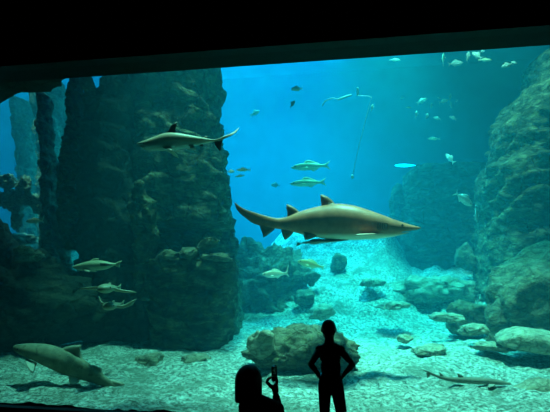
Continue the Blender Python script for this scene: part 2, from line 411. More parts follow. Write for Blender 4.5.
for px, py, dd, r, sd, mt, lb in [
    (149, 362, 7.7, (0.21, 0.14, 0.13), 31, 'pale_rock', 'tilted stone on the gravel right of the pale bottom shark'),
    (196, 360, 7.9, (0.21, 0.13, 0.08), 32, 'pale_rock', 'small flat stone on the gravel below the squat rock block'),
    (428, 350, 8.3, (0.36, 0.24, 0.07), 33, 'pale_rock', 'flat pale stone with a dark undercut on the bright gravel'),
    (404, 339, 9.0, (0.15, 0.14, 0.07), 34, 'pale_rock', 'small stone on bright gravel right of the standing boy'),
    (475, 330, 8.9, (0.28, 0.2, 0.09), 35, 'pale_rock', 'small dark stone between the pale slab and the huge right boulder'),
    (493, 346, 8.2, (0.32, 0.24, 0.08), 36, 'pale_rock', 'low bluish stone beside the smooth pale slab'),
    (311, 278, 13.0, (0.22, 0.2, 0.18), 37, 'boulder', 'small dark rock under the yellowish fish'),
    (306, 297, 12.4, (0.32, 0.25, 0.17), 38, 'boulder', 'dark rock on the slope between the white fish and the boy'),
    (338, 262, 14.0, (0.22, 0.2, 0.22), 39, 'boulder', 'pointed dark rock on the bright slope under the large shark'),
    (322, 312, 11.3, (0.30, 0.25, 0.16), 40, 'pale_rock', 'low rock on the slope right behind the head of the boy'),
    (372, 283, 12.6, (0.32, 0.25, 0.10), 42, 'pale_rock', 'low stone on the brightest part of the slope'),
    (392, 306, 11.0, (0.36, 0.3, 0.09), 43, 'pale_rock', 'rough flat stone in the middle of the bright slope'),
    (448, 318, 10.0, (0.32, 0.25, 0.09), 44, 'pale_rock', 'rough stone left of the rounded rock on the slope')]:
    boulder('rock', lb, pt(px, py, dd), r, sd, mt, 4, 0.26, 1.3, sd * 0.7)
# rubble on the ledge of the squat block
for px, py, r, sd, lb in [
    (168, 256, (0.20, 0.16, 0.10), 51, 'stone on the ledge, nearest to the thin stump'),
    (190, 254, (0.26, 0.18, 0.12), 52, 'largest flat stone in the rubble on the ledge'),
    (207, 244, (0.26, 0.16, 0.08), 53, 'tilted slab leaning at the back of the rubble ledge'),
    (218, 258, (0.30, 0.2, 0.08), 54, 'long flat stone at the right end of the rubble ledge'),
    (178, 262, (0.15, 0.13, 0.08), 55, 'small stone at the front of the rubble ledge')]:
    boulder('rock', lb, pt(px, py, 9.15), r, sd, 'boulder', 4, 0.28, 1.2, sd, (0, 0.35 if sd == 53 else 0), group='rubble on the ledge')
# pale corals at the far left
for px, py, r, sd, lb in [
    (27, 254, (0.24, 0.18, 0.12), 61, 'brightest pale coral head on the left rock mound'),
    (10, 199, (0.20, 0.2, 0.24), 62, 'pale knobbly coral at the left edge under the blue water'),
    (24, 192, (0.16, 0.16, 0.30), 63, 'upright pale coral beside the square-topped tower'),
    (38, 204, (0.16, 0.16, 0.20), 64, 'greenish yellow coral head above the pale fish at left'),
    (8, 182, (0.22, 0.16, 0.16), 65, 'topmost pale coral at the left edge of the window'),
    (18, 215, (0.12, 0.12, 0.28), 66, 'thin pale coral left of the pale fish'),
    (22, 240, (0.34, 0.2, 0.12), 67, 'dull coral mound just above the brightest coral head')]:
    boulder('coral', lb, pt(px, py, 11.0 if sd != 61 else 8.9), r, sd, 'coral', 4, 0.42, 1.8, sd, (0, 0), 'coral', 'pale corals at the left', fine=0.12)

# ---------------------------------------------------------------- fish
def skin_mat(name, back, belly, z0, z1, mott=0.25, scale=6.0, rough=0.45, spots=None):
    t = NT(name); v = t.obj()
    sx = t.n('ShaderNodeSeparateXYZ'); t.l(v, sx.inputs[0])
    f = t.noise(v, scale, 5, 0.65)
    ad = t.n('ShaderNodeMath', operation='MULTIPLY_ADD'); t.l(f, ad.inputs[0]); ad.inputs[1].default_value = (z1 - z0) * 0.5
    t.l(sx.outputs[2], ad.inputs[2])
    mr = t.n('ShaderNodeMapRange'); mr.interpolation_type = 'SMOOTHSTEP'
    off = (z1 - z0) * 0.25
    mr.inputs['From Min'].default_value = z0 + off; mr.inputs['From Max'].default_value = z1 + off
    t.l(ad.outputs[0], mr.inputs['Value'])
    bk = t.ramp(f, [(0.32, tuple(x * (1 - mott) for x in back)), (0.68, tuple(min(1, x * (1 + mott)) for x in back))])
    if spots:
        s2 = t.noise(v, scale * 2.2, 2, 0.5)
        bk = t.mix(t.ramp(s2, [(0.62, (0, 0, 0)), (0.68, (0.6, 0.6, 0.6))]), bk, spots)
    c = t.mix(mr.outputs[0], belly, bk)
    return t.bsdf(c, rough, 0.35, t.bump(t.noise(v, scale * 8, 3), 0.08, 0.01))

def obj_from(bm, mats):
    for f in bm.faces: f.smooth = True
    bmesh.ops.recalc_face_normals(bm, faces=bm.faces)
    me = bpy.data.meshes.new('m'); bm.to_mesh(me); bm.free()
    for m in mats: me.materials.append(m)
    return link(bpy.data.objects.new('m', me))
def body_bm(st, n=46, ring=24, bend=None, lean=None):
    """st: (x, top z, bottom z, half width) in metres with x rising"""
    bm = bmesh.new(); R = []
    a, b = st[0][0], st[-1][0]
    for k in range(n + 1):
        u = k / n; u = 0.5 - 0.5 * math.cos(PI * u) if True else u
        x = a + (b - a) * u
        zt, zb, hw = interp(st, x)
        zc, hh = (zt + zb) / 2, max((zt - zb) / 2, 0.0008); hw = max(hw, 0.0008)
        yb = bend(x) if bend else 0
        le = lean(x) if lean else 0
        R.append([bm.verts.new((x, yb + le * (zc + hh * math.cos(2*PI*i/ring)) + hw * math.sin(2*PI*i/ring), zc + hh * math.cos(2*PI*i/ring))) for i in range(ring)])
    for p, q in zip(R[:-1], R[1:]):
        for i in range(ring):
            j = (i + 1) % ring; bm.faces.new((p[i], q[i], q[j], p[j]))
    bm.faces.new(R[0]); bm.faces.new(R[-1][::-1])
    return bm
def fin_bm(pts, nrm, th):
    """a lens-shaped fin over an outline of 3-D points"""
    pts = [Vector(p) for p in pts]; nrm = Vector(nrm).normalized()
    P = []
    for i, p in enumerate(pts):                      # finer outline
        q = pts[(i + 1) % len(pts)]; P += [p, p.lerp(q, 0.5)]
    c = sum(P, Vector()) / len(P)
    bm = bmesh.new()
    o = [bm.verts.new(p) for p in P]
    A = [bm.verts.new(c + (p - c) * 0.6 + nrm * th) for p in P]
    B = [bm.verts.new(c + (p - c) * 0.6 - nrm * th) for p in P]
    ca, cb = bm.verts.new(c + nrm * th * 1.15), bm.verts.new(c - nrm * th * 1.15)
    n = len(P)
    for i in range(n):
        j = (i + 1) % n
        bm.faces.new((o[i], o[j], A[j], A[i])); bm.faces.new((o[j], o[i], B[i], B[j]))
        bm.faces.new((A[i], A[j], ca)); bm.faces.new((B[j], B[i], cb))
    return bm
def fuse(name, body, adds, cuts, mats):
    """one continuous skin out of the trunk and its fins"""
    o = obj_from(body, mats); tmp = []
    for bm, mi in adds:
        f = obj_from(bm, [mats[mi]]); tmp.append(f)
        m = o.modifiers.new('u', 'BOOLEAN'); m.operation = 'UNION'; m.object = f; m.solver = 'EXACT'; m.material_mode = 'TRANSFER'
    for bm, mi in cuts:
        f = obj_from(bm, [mats[mi]]); tmp.append(f)
        m = o.modifiers.new('d', 'BOOLEAN'); m.operation = 'DIFFERENCE'; m.object = f; m.solver = 'EXACT'; m.material_mode = 'TRANSFER'
    bake(o); o.name = name; o.data.name = name
    for f in tmp: remove(f)
    for p in o.data.polygons: p.use_smooth = True
    return o
def eye(parent, at, r, mat):
    bm = bmesh.new(); bmesh.ops.create_uvsphere(bm, u_segments=14, v_segments=10, radius=r)
    return mesh_obj('eye', bm, mat, parent, True, at)
M['eye'] = plain('fish_eye', (0.012, 0.012, 0.012), 0.15, 0.6)
M['slit'] = plain('gill_dark', (0.05, 0.04, 0.03), 0.8)

class Px:
    """a thing's own frame: its length and height in the plane facing the visitors, from its outline"""
    def __init__(s, cx, cy, d): s.c = (cx, cy); s.d = d; s.s = d / FOC
    def x(s, px): return (px - s.c[0]) * s.s
    def z(s, py): return -(py - s.c[1]) * s.s
    def p(s, px, py, y=0.0): return Vector((s.x(px), y, s.z(py)))
    def st(s, rows): return [(s.x(a), s.z(t), s.z(b), w) for a, t, b, w in rows]
    def place(s, o, rz=0.0):
        o.location = pt(s.c[0], s.c[1], s.d); o.rotation_euler = (0, 0, YAW + rz); return o

# --- the large brown shark
q = Px(330, 222, 7.2)
m_b = skin_mat('brown_shark_skin', (0.50, 0.17, 0.085), (0.85, 0.66, 0.52), q.z(237.6), q.z(233.4), 0.30, 5.0)
m_f = skin_mat('brown_shark_fin', (0.24, 0.11, 0.06), (0.26, 0.13, 0.07), -1, -0.9, 0.25, 8.0)
st = q.st([(233.3, 200.6, 201.6, .004), (236, 202.6, 208.5, .010), (240, 205.6, 213.0, .014), (246, 208.6, 218.0, .018), (252, 210.6, 222.2, .022), (262, 213.9, 225.8, .030), (270, 216.2, 227.4, .042), (278, 217.7, 228.6, .060),
    (286, 216.6, 229.8, .085), (294, 213.6, 232.0, .115), (302, 210.6, 234.4, .145), (312, 207.8, 236.6, .175), (325, 205.0, 238.6, .205), (338, 203.4, 239.7, .225), (352, 205.0, 240.0, .230), (364, 208.4, 239.7, .222), (376, 212.6, 239.0, .205),
    (386, 216.4, 237.8, .180), (396, 220.2, 236.0, .150), (405, 223.2, 233.6, .115), (413, 225.5, 231.0, .080), (418, 226.8, 229.4, .045), (420.6, 227.8, 228.4, .012)])
bend = lambda x: 0.16 * sstep(0.2, 1.45, -x) * 1.0
bd = body_bm(st, 60, 28, bend)
def yb(px): return bend(q.x(px))
def vfin(pts, th, mi=1): return (fin_bm([q.p(a, b, yb(a)) for a, b in pts], (0, 1, 0), th), mi)
adds = [vfin([(337, 206), (333, 200.5), (328, 196.5), (322.5, 194.0), (320.6, 194.6), (320.8, 199), (321.5, 204), (320.4, 207.6), (328, 210)], .022),
        vfin([(301, 213), (296, 208.2), (291, 205), (286.6, 203.6), (286.2, 207), (287.6, 212), (287, 217.8), (294, 220)], .018),
        vfin([(276, 225), (274, 229.5), (270, 232.8), (266.5, 235.4), (263.2, 237.2), (262.4, 233), (260.6, 229), (259, 224), (266, 221)], .016),
        vfin([(296, 228), (293, 233), (289.5, 237), (284.8, 240), (283.0, 236), (281.4, 231), (281, 226), (288, 224)], .016)]
for sgn in (-1, 1):       # pelvic and pectoral pairs
    pv = [(320, 233, .05), (316, 236.5, .08), (311, 238.6, .12), (305.6, 239.6, .15), (304, 235.5, .12), (302.6, 230, .06), (308, 228, .03)]
    adds.append((fin_bm([q.p(a, b, yb(a) + sgn * y) for a, b, y in pv], (0, 1, sgn * .35), .014), 1))
    pc = [(378, 234.5, .10), (374, 235.2, .24), (366, 236.2, .40), (354, 237.2, .52), (347, 237.6, .56), (350, 237.0, .42), (357, 235.8, .26), (361, 234.8, .10)]
    adds.append((fin_bm([q.p(a, b, sgn * y) for a, b, y in pc], (0.1, 0.1 * sgn, 1), .016), 0))
cuts = []
for k in range(5):        # gill slits on both flanks
    for sgn in (-1, 1):
        bm = bmesh.new(); px = 384 - k * 2.3
        hwid = interp(st, q.x(px))[2]
        ya, yb_ = sorted((sgn * (hwid - .022), sgn * (hwid + .08)))
        box(bm, (q.x(px) - .0045, ya, q.z(229.5)), (q.x(px) + .0045, yb_, q.z(224.6)))
        cuts.append((bm, 2))
bm = bmesh.new()          # the slightly open mouth under the snout
mp = [(q.x(422), q.z(229.3)), (q.x(402), q.z(231.6)), (q.x(399), q.z(233.2)), (q.x(422), q.z(230.6))]
l = [bm.verts.new((x, -.3, z)) for x, z in mp]; r = [bm.verts.new((x, .3, z)) for x, z in mp]
bm.faces.new(l); bm.faces.new(r[::-1])
for i in range(4): bm.faces.new((l[i], r[i], r[(i + 1) % 4], l[(i + 1) % 4]))
cuts.append((bm, 2))
sh = fuse('shark', bd, adds, cuts, [m_b, m_f, M['slit']])
tag(sh, 'large brown shark with a pale belly swimming right in mid water', 'shark')
q.place(sh)
for sgn in (-1, 1): eye(sh, (q.x(400), sgn * .126, q.z(226.0)), .017, M['eye'])

# --- the slender fish that keeps under it
q = Px(322, 241.5, 7.15)
m_r = skin_mat('slender_fish_skin', (0.055, 0.055, 0.05), (0.30, 0.32, 0.30), q.z(241.6), q.z(241.0), 0.25, 9.0)
bd = body_bm([(q.x(a), q.z(t), q.z(b), w) for a, t, b, w in [(299, 243.4, 244.2, .006), (303, 242.2, 243.9, .010), (310, 240.9, 243.6, .024), (320, 239.3, 243.2, .036), (330, 238.4, 242.4, .036), (338, 238.4, 241.6, .030), (345, 238.9, 240.8, .018), (348.4, 239.6, 240.3, .004)]], 30, 16)
ad = [(fin_bm([q.p(301, 243.8), q.p(298.5, 242.4), q.p(295.6, 241.4), q.p(297.2, 243.8), q.p(295.2, 246.6), q.p(298.6, 245.4)], (0, 1, 0), .005), 0),
      (fin_bm([q.p(324, 239.6), q.p(319, 238.2), q.p(311, 239.6), q.p(309, 241.3), q.p(318, 240.6)], (0, 1, 0), .005), 0),
      (fin_bm([q.p(322, 242.8), q.p(316, 244.4), q.p(310, 244.3), q.p(309, 243.3)], (0, 1, 0), .005), 0)]
for sgn in (-1, 1): ad.append((fin_bm([q.p(338, 240.6, sgn * .02), q.p(333, 242, sgn * .07), q.p(328, 242.6, sgn * .09), q.p(330, 241.2, sgn * .03)], (0, .5 * sgn, 1), .004), 0))
o = q.place(tag(fuse('fish', bd, ad, [], [m_r]), 'slender dark fish swimming right below the belly of the large brown shark', 'fish'))
for sgn in (-1, 1): eye(o, (q.x(344.5), sgn * .017, q.z(239.8)), .006, M['eye'])

# --- the dark-tipped shark in front of the cliff
q = Px(188, 141, 6.5)
m_b = skin_mat('grey_shark_skin_lit_back', (0.82, 0.60, 0.42), (0.36, 0.42, 0.38), q.z(144.6), q.z(141.6), 0.12, 5.0)  # back paler than belly: light from above put into the skin colour
m_k = skin_mat('grey_shark_fin_dark', (0.03, 0.028, 0.025), (0.03, 0.028, 0.025), -1, -0.9, 0.2)
m_p = skin_mat('grey_shark_fin_pale', (0.42, 0.40, 0.33), (0.45, 0.44, 0.38), -1, -0.9, 0.1)
st = q.st([(137.0, 143.2, 144.2, .010), (140, 142.2, 146.4, .035), (144, 140.8, 149.0, .055), (149, 139.0, 150.4, .072), (156, 136.2, 151.0, .088), (164, 133.2, 151.2, .098), (172, 132.4, 150.6, .100), (180, 133.2, 149.2, .094), (190, 135.0, 147.2, .078), (200, 137.0, 145.0, .055),
    (208, 138.5, 143.0, .034), (214, 139.6, 141.8, .022), (219, 138.6, 141.8, .016), (225, 135.6, 138.9, .012), (231, 131.4, 135.0, .009), (235.5, 127.0, 130.2, .006), (238.2, 123.6, 124.6, .003)])
bend = lambda x: -0.05 * sstep(0.25, 0.7, x)
bd = body_bm(st, 50, 24, bend, lambda x: 0.9 * sstep(.42, .60, x))
def V(pts, th, mi): return (fin_bm([q.p(a, b, bend(q.x(a))) for a, b in pts], (0, 1, 0), th), mi)
adds = [V([(164, 134.5), (167.5, 130.5), (170.5, 125), (173.5, 122.3), (176.6, 121.2), (176.2, 125), (175.2, 129.5), (178.4, 133), (171, 136)], .010, 1),
        V([(202, 138.5), (205, 136.2), (207.6, 135.6), (206.6, 137.6), (208.6, 138.9), (205, 140)], .006, 0),
        V([(213.5, 141), (214.8, 144), (217, 148), (220.0, 151.4), (221.3, 150.6), (221.2, 146), (222.6, 141.4), (222, 138.5), (217, 139.4)], .007, 1),
        V([(198, 143.8), (200.5, 146.2), (203.4, 146.8), (203, 144.6), (202, 143)], .006, 1)]
for sgn in (-1, 1):
    pc = [(164, 149.2, .06), (168, 151, .12), (172, 153.4, .17), (176.4, 155.4, .21), (175.6, 152.6, .15), (173.5, 150.4, .09), (171.5, 148.5, .05)]
    adds.append((fin_bm([q.p(a, b, sgn * y) for a, b, y in pc], (.3, .6 * sgn, 1), .008), 2))
    pv = [(189, 146.6, .04), (192, 148.6, .065), (195.4, 150.6, .085), (195.4, 148.2, .06), (194, 145.8, .03)]
    adds.append((fin_bm([q.p(a, b, sgn * y) for a, b, y in pv], (.3, .6 * sgn, 1), .006), 2))
cuts = []
bm = bmesh.new()
mp = [(q.x(136), q.z(145.6)), (q.x(136), q.z(146.3)), (q.x(146.5), q.z(147.6)), (q.x(146.5), q.z(147.2))]
l = [bm.verts.new((x, -.3, z)) for x, z in mp]; r = [bm.verts.new((x, .3, z)) for x, z in mp]
bm.faces.new(l); bm.faces.new(r[::-1])
for i in range(4): bm.faces.new((l[i], r[i], r[(i + 1) % 4], l[(i + 1) % 4]))
cuts.append((bm, 1))
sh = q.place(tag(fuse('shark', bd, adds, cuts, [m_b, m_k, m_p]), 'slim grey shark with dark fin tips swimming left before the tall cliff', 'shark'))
for sgn in (-1, 1): eye(sh, (q.x(145), sgn * .056, q.z(144.2)), .010, M['eye'])

# --- the pale shark low over the gravel at the left
q = Px(62, 362, 6.5)
m_b = skin_mat('pale_shark_skin', (0.25, 0.24, 0.16), (0.27, 0.26, 0.19), -0.35, -0.15, 0.35, 7.0, 0.75, (0.10, 0.10, 0.06))
m_p = skin_mat('pale_shark_fin', (0.6, 0.58, 0.48), (0.6, 0.58, 0.48), -1, -0.9, 0.1)
m_q = skin_mat('pale_shark_backfin', (0.27, 0.25, 0.18), (0.27, 0.25, 0.18), -1, -0.9, 0.15)
st = q.st([(12.6, 346.4, 348.6, .02), (15, 345.2, 351.0, .06), (20, 344.4, 354.0, .10), (28, 343.9, 357.6, .13), (37, 344.0, 361.2, .15), (47, 345.0, 366.0, .16), (57, 347.6, 370.6, .15), (66, 350.6, 374.2, .135),
    (75, 354.6, 376.8, .115), (84, 360.2, 379.4, .09), (93, 366.2, 382.0, .07), (101, 371.6, 384.4, .05), (108, 377.0, 386.8, .035), (114, 382.0, 389.0, .022), (119, 386.0, 390.4, .012), (123, 388.4, 390.0, .004)])
bd = body_bm(st, 46, 24)
V = lambda pts, th, mi, y=0: (fin_bm([q.p(a, b, y) for a, b in pts], (0, 1, 0), th), mi)
adds = [V([(60, 349.5), (66, 346.8), (73, 345.4), (80.6, 345.2), (80.4, 349), (80.8, 354), (84, 361.5), (72, 358)], .02, 2),
        V([(88, 364.5), (94, 365.0), (101.8, 367.6), (102.4, 371), (105, 376.5), (96, 374)], .014, 2),
        V([(108, 378), (114, 379), (121, 380.6), (126, 383.6), (122, 386.4), (122.6, 390.4), (119.6, 394.4), (115, 397.4), (112.6, 392), (108, 387)], .010, 2)]
for sgn in (-1, 1):
    pc = [(28, 357.4, .06), (32, 358.8, .20), (38, 362, .30), (44, 365.6, .36), (47, 367.4, .36), (43.5, 364.6, .22), (40, 361.5, .08)]
    adds.append((fin_bm([q.p(a, b, sgn * y) for a, b, y in pc], (.2, .4 * sgn, 1), .012), 1))
    pv = [(70, 373.6, .05), (73, 377.4, .10), (75, 382.6, .13), (79, 381.4, .13), (83.6, 379.4, .10), (80, 376.4, .05)]
    adds.append((fin_bm([q.p(a, b, sgn * y) for a, b, y in pv], (.2, 1 * sgn, .6), .010), 1))
sh = q.place(tag(fuse('shark', bd, adds, [], [m_b, m_p, m_q]), 'stout pale spotted shark gliding left just above the gravel at lower left', 'shark'))
for sgn in (-1, 1): eye(sh, (q.x(20.5), sgn * .098, q.z(348.4)), .010, M['eye'])

# --- the slim shark lying on the bright gravel at the right
q = Px(470, 380, 6.25)
m_s = skin_mat('resting_shark_skin', (0.20, 0.19, 0.15), (0.34, 0.33, 0.27), q.z(382.2), q.z(381), 0.25, 9, 0.7)
st = q.st([(423, 369.6, 370.2, .004), (428, 371.2, 373.4, .008), (436, 374.4, 377.2, .014), (444, 376.4, 380.2, .022), (454, 377.2, 382.2, .038), (466, 377.2, 383.4, .052), (480, 377.6, 384.0, .058), (492, 378.6, 384.4, .052), (502, 380.4, 384.6, .038), (508, 382.0, 384.4, .020), (511, 383.2, 384.2, .005)])
V = lambda pts, th, mi: (fin_bm([q.p(a, b) for a, b in pts], (0, 1, 0), th), mi)
adds = [V([(446, 378), (443, 374.6), (439.4, 372.2), (440, 375), (440.4, 377.2)], .006, 0), V([(466, 378.4), (462, 375), (457.6, 373.2), (458, 376), (459, 378.6)], .007, 0),
        V([(431, 374), (430, 376.6), (427.4, 378.4), (427, 375.6), (426, 373)], .005, 0)]
for sgn in (-1, 1):
    adds.append((fin_bm([q.p(496, 383, sgn * .03), q.p(490, 384, sgn * .12), q.p(482, 384.6, sgn * .17), q.p(484, 384, sgn * .10), q.p(487, 383, sgn * .03)], (0, 0, 1), .007), 0))
q.place(tag(fuse('shark', body_bm(st, 40, 18), adds, [], [m_s]), 'slim grey shark lying on the bright gravel at lower right', 'shark'))

# --- three pale fish over the dark rocks at lower left
q = Px(94, 265, 7.5)
m_v = skin_mat('flank_fish_skin', (0.32, 0.30, 0.18), (0.40, 0.38, 0.26), q.z(267), q.z(264), 0.2, 9)
m_w = skin_mat('flank_fish_band', (0.04, 0.04, 0.03), (0.05, 0.05, 0.04), -1, -.9)
st = q.st([(72.4, 266.4, 267.4, .01), (76, 264.8, 269.4, .04), (82, 262.8, 270.6, .07), (90, 260.8, 270.8, .09), (98, 260.2, 270.4, .09), (106, 261.2, 269.4, .075), (112, 262.8, 266.8, .05), (116, 263.4, 265, .02)])
adds = [(fin_bm([q.p(88, 262), q.p(93, 258.6), q.p(99, 258.2), q.p(98, 261.5)], (0, 1, 0), .008), 0),
        (fin_bm([q.p(113, 264.6), q.p(117, 262.0), q.p(122, 260.4), q.p(119.6, 264), q.p(120, 267.6), q.p(116, 266.4)], (0, 1, 0), .006), 0)]
for sgn in (-1, 1):
    adds.append((fin_bm([q.p(101, 263.2, sgn * .075), q.p(108, 263.2, sgn * .085), q.p(114, 264.4, sgn * .075), q.p(108, 266.2, sgn * .085), q.p(101, 265.6, sgn * .08)], (0, 1, 0), .012), 1))
    adds.append((fin_bm([q.p(83, 269, sgn * .05), q.p(88, 271, sgn * .12), q.p(94, 272, sgn * .16), q.p(92, 270, sgn * .06)], (.2, 0, 1), .008), 0))
o = q.place(tag(fuse('fish', body_bm(st, 32, 18), adds, [], [m_v, m_w]), 'pale fish with a dark streak near its tail swimming left over dark rocks', 'fish'))
def gliding(cx, cy, d, label, col, pts_l, pts_r, rad, seed):
    """a fish seen head on, its long fins stretched out to the sides"""
    q = Px(cx, cy, d); m = skin_mat('head_on_fish_skin', col, tuple(min(1, x * 1.3) for x in col), -.04, .0, 0.2, 9)
    bm = bmesh.new(); bmesh.ops.create_uvsphere(bm, u_segments=24, v_segments=16, radius=1)
    for v in bm.verts:
        v.co = Vector((v.co.x * rad[0] * q.s, v.co.y * (0.16 if v.co.y < 0 else 0.55), v.co.z * rad[1] * q.s * (1 if v.co.y < 0 else 1 - .8 * v.co.y)))
        if v.co.y > 0: v.co.x *= 1 - .9 * min(1, v.co.y / .55)
    adds = [(fin_bm([q.p(a, b, y) for a, b, y in P], (0, .25, 1), .013), 0) for P in (pts_l, pts_r)]
    adds.append((fin_bm([Vector((0, .02, rad[1] * q.s * .6)), Vector((0, .12, rad[1] * q.s * 1.15)), Vector((0, .2, rad[1] * q.s * 1.05)), Vector((0, .2, rad[1] * q.s * .4))], (1, 0, 0), .008), 0))
    adds.append((fin_bm([Vector((0, .48, 0)), Vector((0, .66, .045)), Vector((0, .62, 0)), Vector((0, .64, -.04))], (1, 0, 0), .006), 0))
    o = q.place(tag(fuse('fish', bm, adds, [], [m]), label, 'fish'))
    for sgn in (-1, 1): eye(o, (sgn * rad[0] * q.s * .8, -.085, rad[1] * q.s * .25), .010, M['eye'])
    return o
gliding(106, 288.5, 6.6, 'pale fish seen head on with long narrow fins stretched straight out', (0.30, 0.29, 0.19),
        [(101, 287, -.02), (92, 287.2, .0), (84, 287.8, .03), (76.6, 288.8, .06), (84, 289.2, .08), (93, 289.6, .08), (101, 291, .08)],
        [(111, 287, -.02), (118, 289.6, .0), (126, 291.2, .03), (136, 292.4, .06), (134, 293.2, .08), (124, 292.8, .08), (111, 291, .08)], (8.0, 4.8), 1)
gliding(110, 306, 6.9, 'dim fish with upturned fins below the head-on fish', (0.20, 0.20, 0.14),
        [(106, 305, -.02), (100, 303, .02), (97, 299, .05), (96.4, 296, .07), (98, 303.6, .08), (103, 307.4, .08)],
        [(114, 306, -.02), (121, 307, .0), (128, 304.6, .03), (135.6, 299, .06), (131, 305.6, .08), (122, 309, .08), (114, 308.6, .08)], (7.0, 4.2), 2)

# --- smaller fish: prototypes one metre long, nose to +x
def proto(depth, width, fork, colr, belly, tailup=0.0, dors=0.10):
    m = skin_mat('small_fish_skin', colr, belly, -depth * .2, depth * .15, 0.2, 5)
    h = depth / 2
    st = [(-.36, .035, -.035, .012), (-.30, .2 * h + .02, -.2 * h - .02, .02), (-.15, .68 * h, -.66 * h, width * .7), (.03, h, -.98 * h, width), (.20, .97 * h, -.98 * h, width), (.34, .72 * h, -.76 * h, width * .85), (.44, .38 * h, -.46 * h, width * .55), (.49, .10 * h, -.2 * h, width * .25), (.5, .02 * h, -.1 * h, .006)]
    F = lambda P, th=.012: (fin_bm([Vector((x, 0, z)) for x, z in P], (0, 1, 0), th), 0)
    adds = [F([(-.30, .02), (-.38, .05), (-.44, fork * .6 + tailup * .5), (-.52 + tailup * .1, fork + tailup), (-.46, .02 + fork * .35), (-.42, 0), (-.46, -fork * .4), (-.52, -fork), (-.42, -fork * .5), (-.35, -.04)]),
            F([(.20, .8 * h), (.12, h + dors * .8), (.02, h + dors), (-.10, h + dors * .35), (-.22, .5 * h + dors * .3), (-.22, .2 * h), (0, .5 * h)]),
            F([(.00, -.8 * h), (-.06, -h - dors * .6), (-.14, -.7 * h - dors * .5), (-.24, -.3 * h - dors * .2), (-.2, -.2 * h)])]
    for sgn in (-1, 1):
        adds.append((fin_bm([Vector((.22, sgn * width * .8, -.3 * h)), Vector((.14, sgn * (width + .05), -.55 * h)), Vector((.06, sgn * (width + .08), -.62 * h)), Vector((.1, sgn * width * .9, -.2 * h))], (0, 1, .5 * sgn), .008), 0))
    o = fuse('fish', body_bm(st, 24, 14), adds, [], [m])
    for sgn in (-1, 1): eye(o, (.40, sgn * width * .62, .12 * h), .022, M['eye'])
    return o
PR = {'silver': proto(.36, .085, .20, (0.24, 0.27, 0.25), (0.42, 0.46, 0.44)),
      'bright': proto(.36, .085, .20, (0.45, 0.48, 0.46), (0.72, 0.75, 0.72)),
      'slim': proto(.20, .075, .13, (0.30, 0.32, 0.20), (0.62, 0.66, 0.50), dors=.07),
      'white': proto(.27, .08, .13, (0.62, 0.60, 0.44), (0.9, 0.9, 0.8), tailup=.22, dors=.06),
      'yellow': proto(.27, .08, .10, (0.50, 0.46, 0.20), (0.75, 0.72, 0.42), dors=.05),
      'dark': proto(.30, .085, .16, (0.07, 0.08, 0.07), (0.15, 0.16, 0.14))}
used = set()
def fish(kind, px, py, d, n, h, phi, label, group=None):
    """n: length seen in px; h: heading off the window's plane (180 swims left); phi: nose up"""
    if kind not in used:
        o = PR[kind]; used.add(kind)
    else:
        o = PR[kind].copy(); COL.objects.link(o)
        for k in ('label', 'category', 'group'):
            if k in o: del o[k]
        for ch in list(PR[kind].children):
            c = ch.copy(); c.parent = o; COL.objects.link(c)
    s = n * d / FOC / max(0.35, abs(math.cos(math.radians(h))))
    o.scale = (s, s, s); o.location = pt(px, py, d)
    o.rotation_mode = 'QUATERNION'
    o.rotation_quaternion = Euler((0, 0, YAW + math.radians(h))).to_quaternion() @ Euler((0, -math.radians(phi), 0)).to_quaternion()
    return tag(o, label, 'fish', group)
fish('slim', 310.5, 166.3, 12.5, 39, 180, -3, 'upper of two slim fish swimming left above the large brown shark')
fish('slim', 308, 182.8, 12.2, 36, 180, -3, 'lower of two slim fish swimming left above the large brown shark')
fish('white', 275.5, 274, 9.5, 27, 180, -2, 'white fish with a raised tail swimming left by the cliff foot')
fish('yellow', 311, 264.3, 10.0, 28, 180, 14, 'yellowish fish nosing left and up under the large brown shark')
fish('bright', 297, 88.7, 11.5, 12, 180, -4, 'bright silver fish alone at the top of the blue water')
fish('dark', 292.5, 104, 12.0, 9, 30, 55, 'small dark fish slanting up below the lone bright silver fish')
fish('bright', 463.5, 199, 10.5, 20, -20, -42, 'pale fish diving to the right before the dark rock wall')
fish('bright', 450, 158.5, 13.0, 11, 150, 55, 'pale fish standing nose up on top of the dark rock wall')
fish('silver', 476.5, 213.5, 10.8, 9, 60, -75, 'small pale fish pointing down at the edge of the right tower')
fish('white', 35, 221, 9.3, 18, 180, 0, 'pale fish hovering between the left corals')
fish('bright', 231, 171.5, 10.2, 7, 30, 10, 'bright little fish right at the edge of the tall cliff')
fish('slim', 243.5, 169.8, 10.6, 15, 180, 0, 'upper of two pale slim fish beside the tall cliff')
fish('slim', 240, 176, 10.8, 10, 180, -8, 'lower of two pale slim fish beside the tall cliff')
fish('silver', 275.5, 185, 15.0, 9, 140, 10, 'faint fish far off left of the two slim swimmers')
fish('slim', 255, 113, 15.5, 10, 60, 30, 'faint fish far off in the blue water right of the tail of the dark-tipped shark')
G = 'school of fish at the upper right'
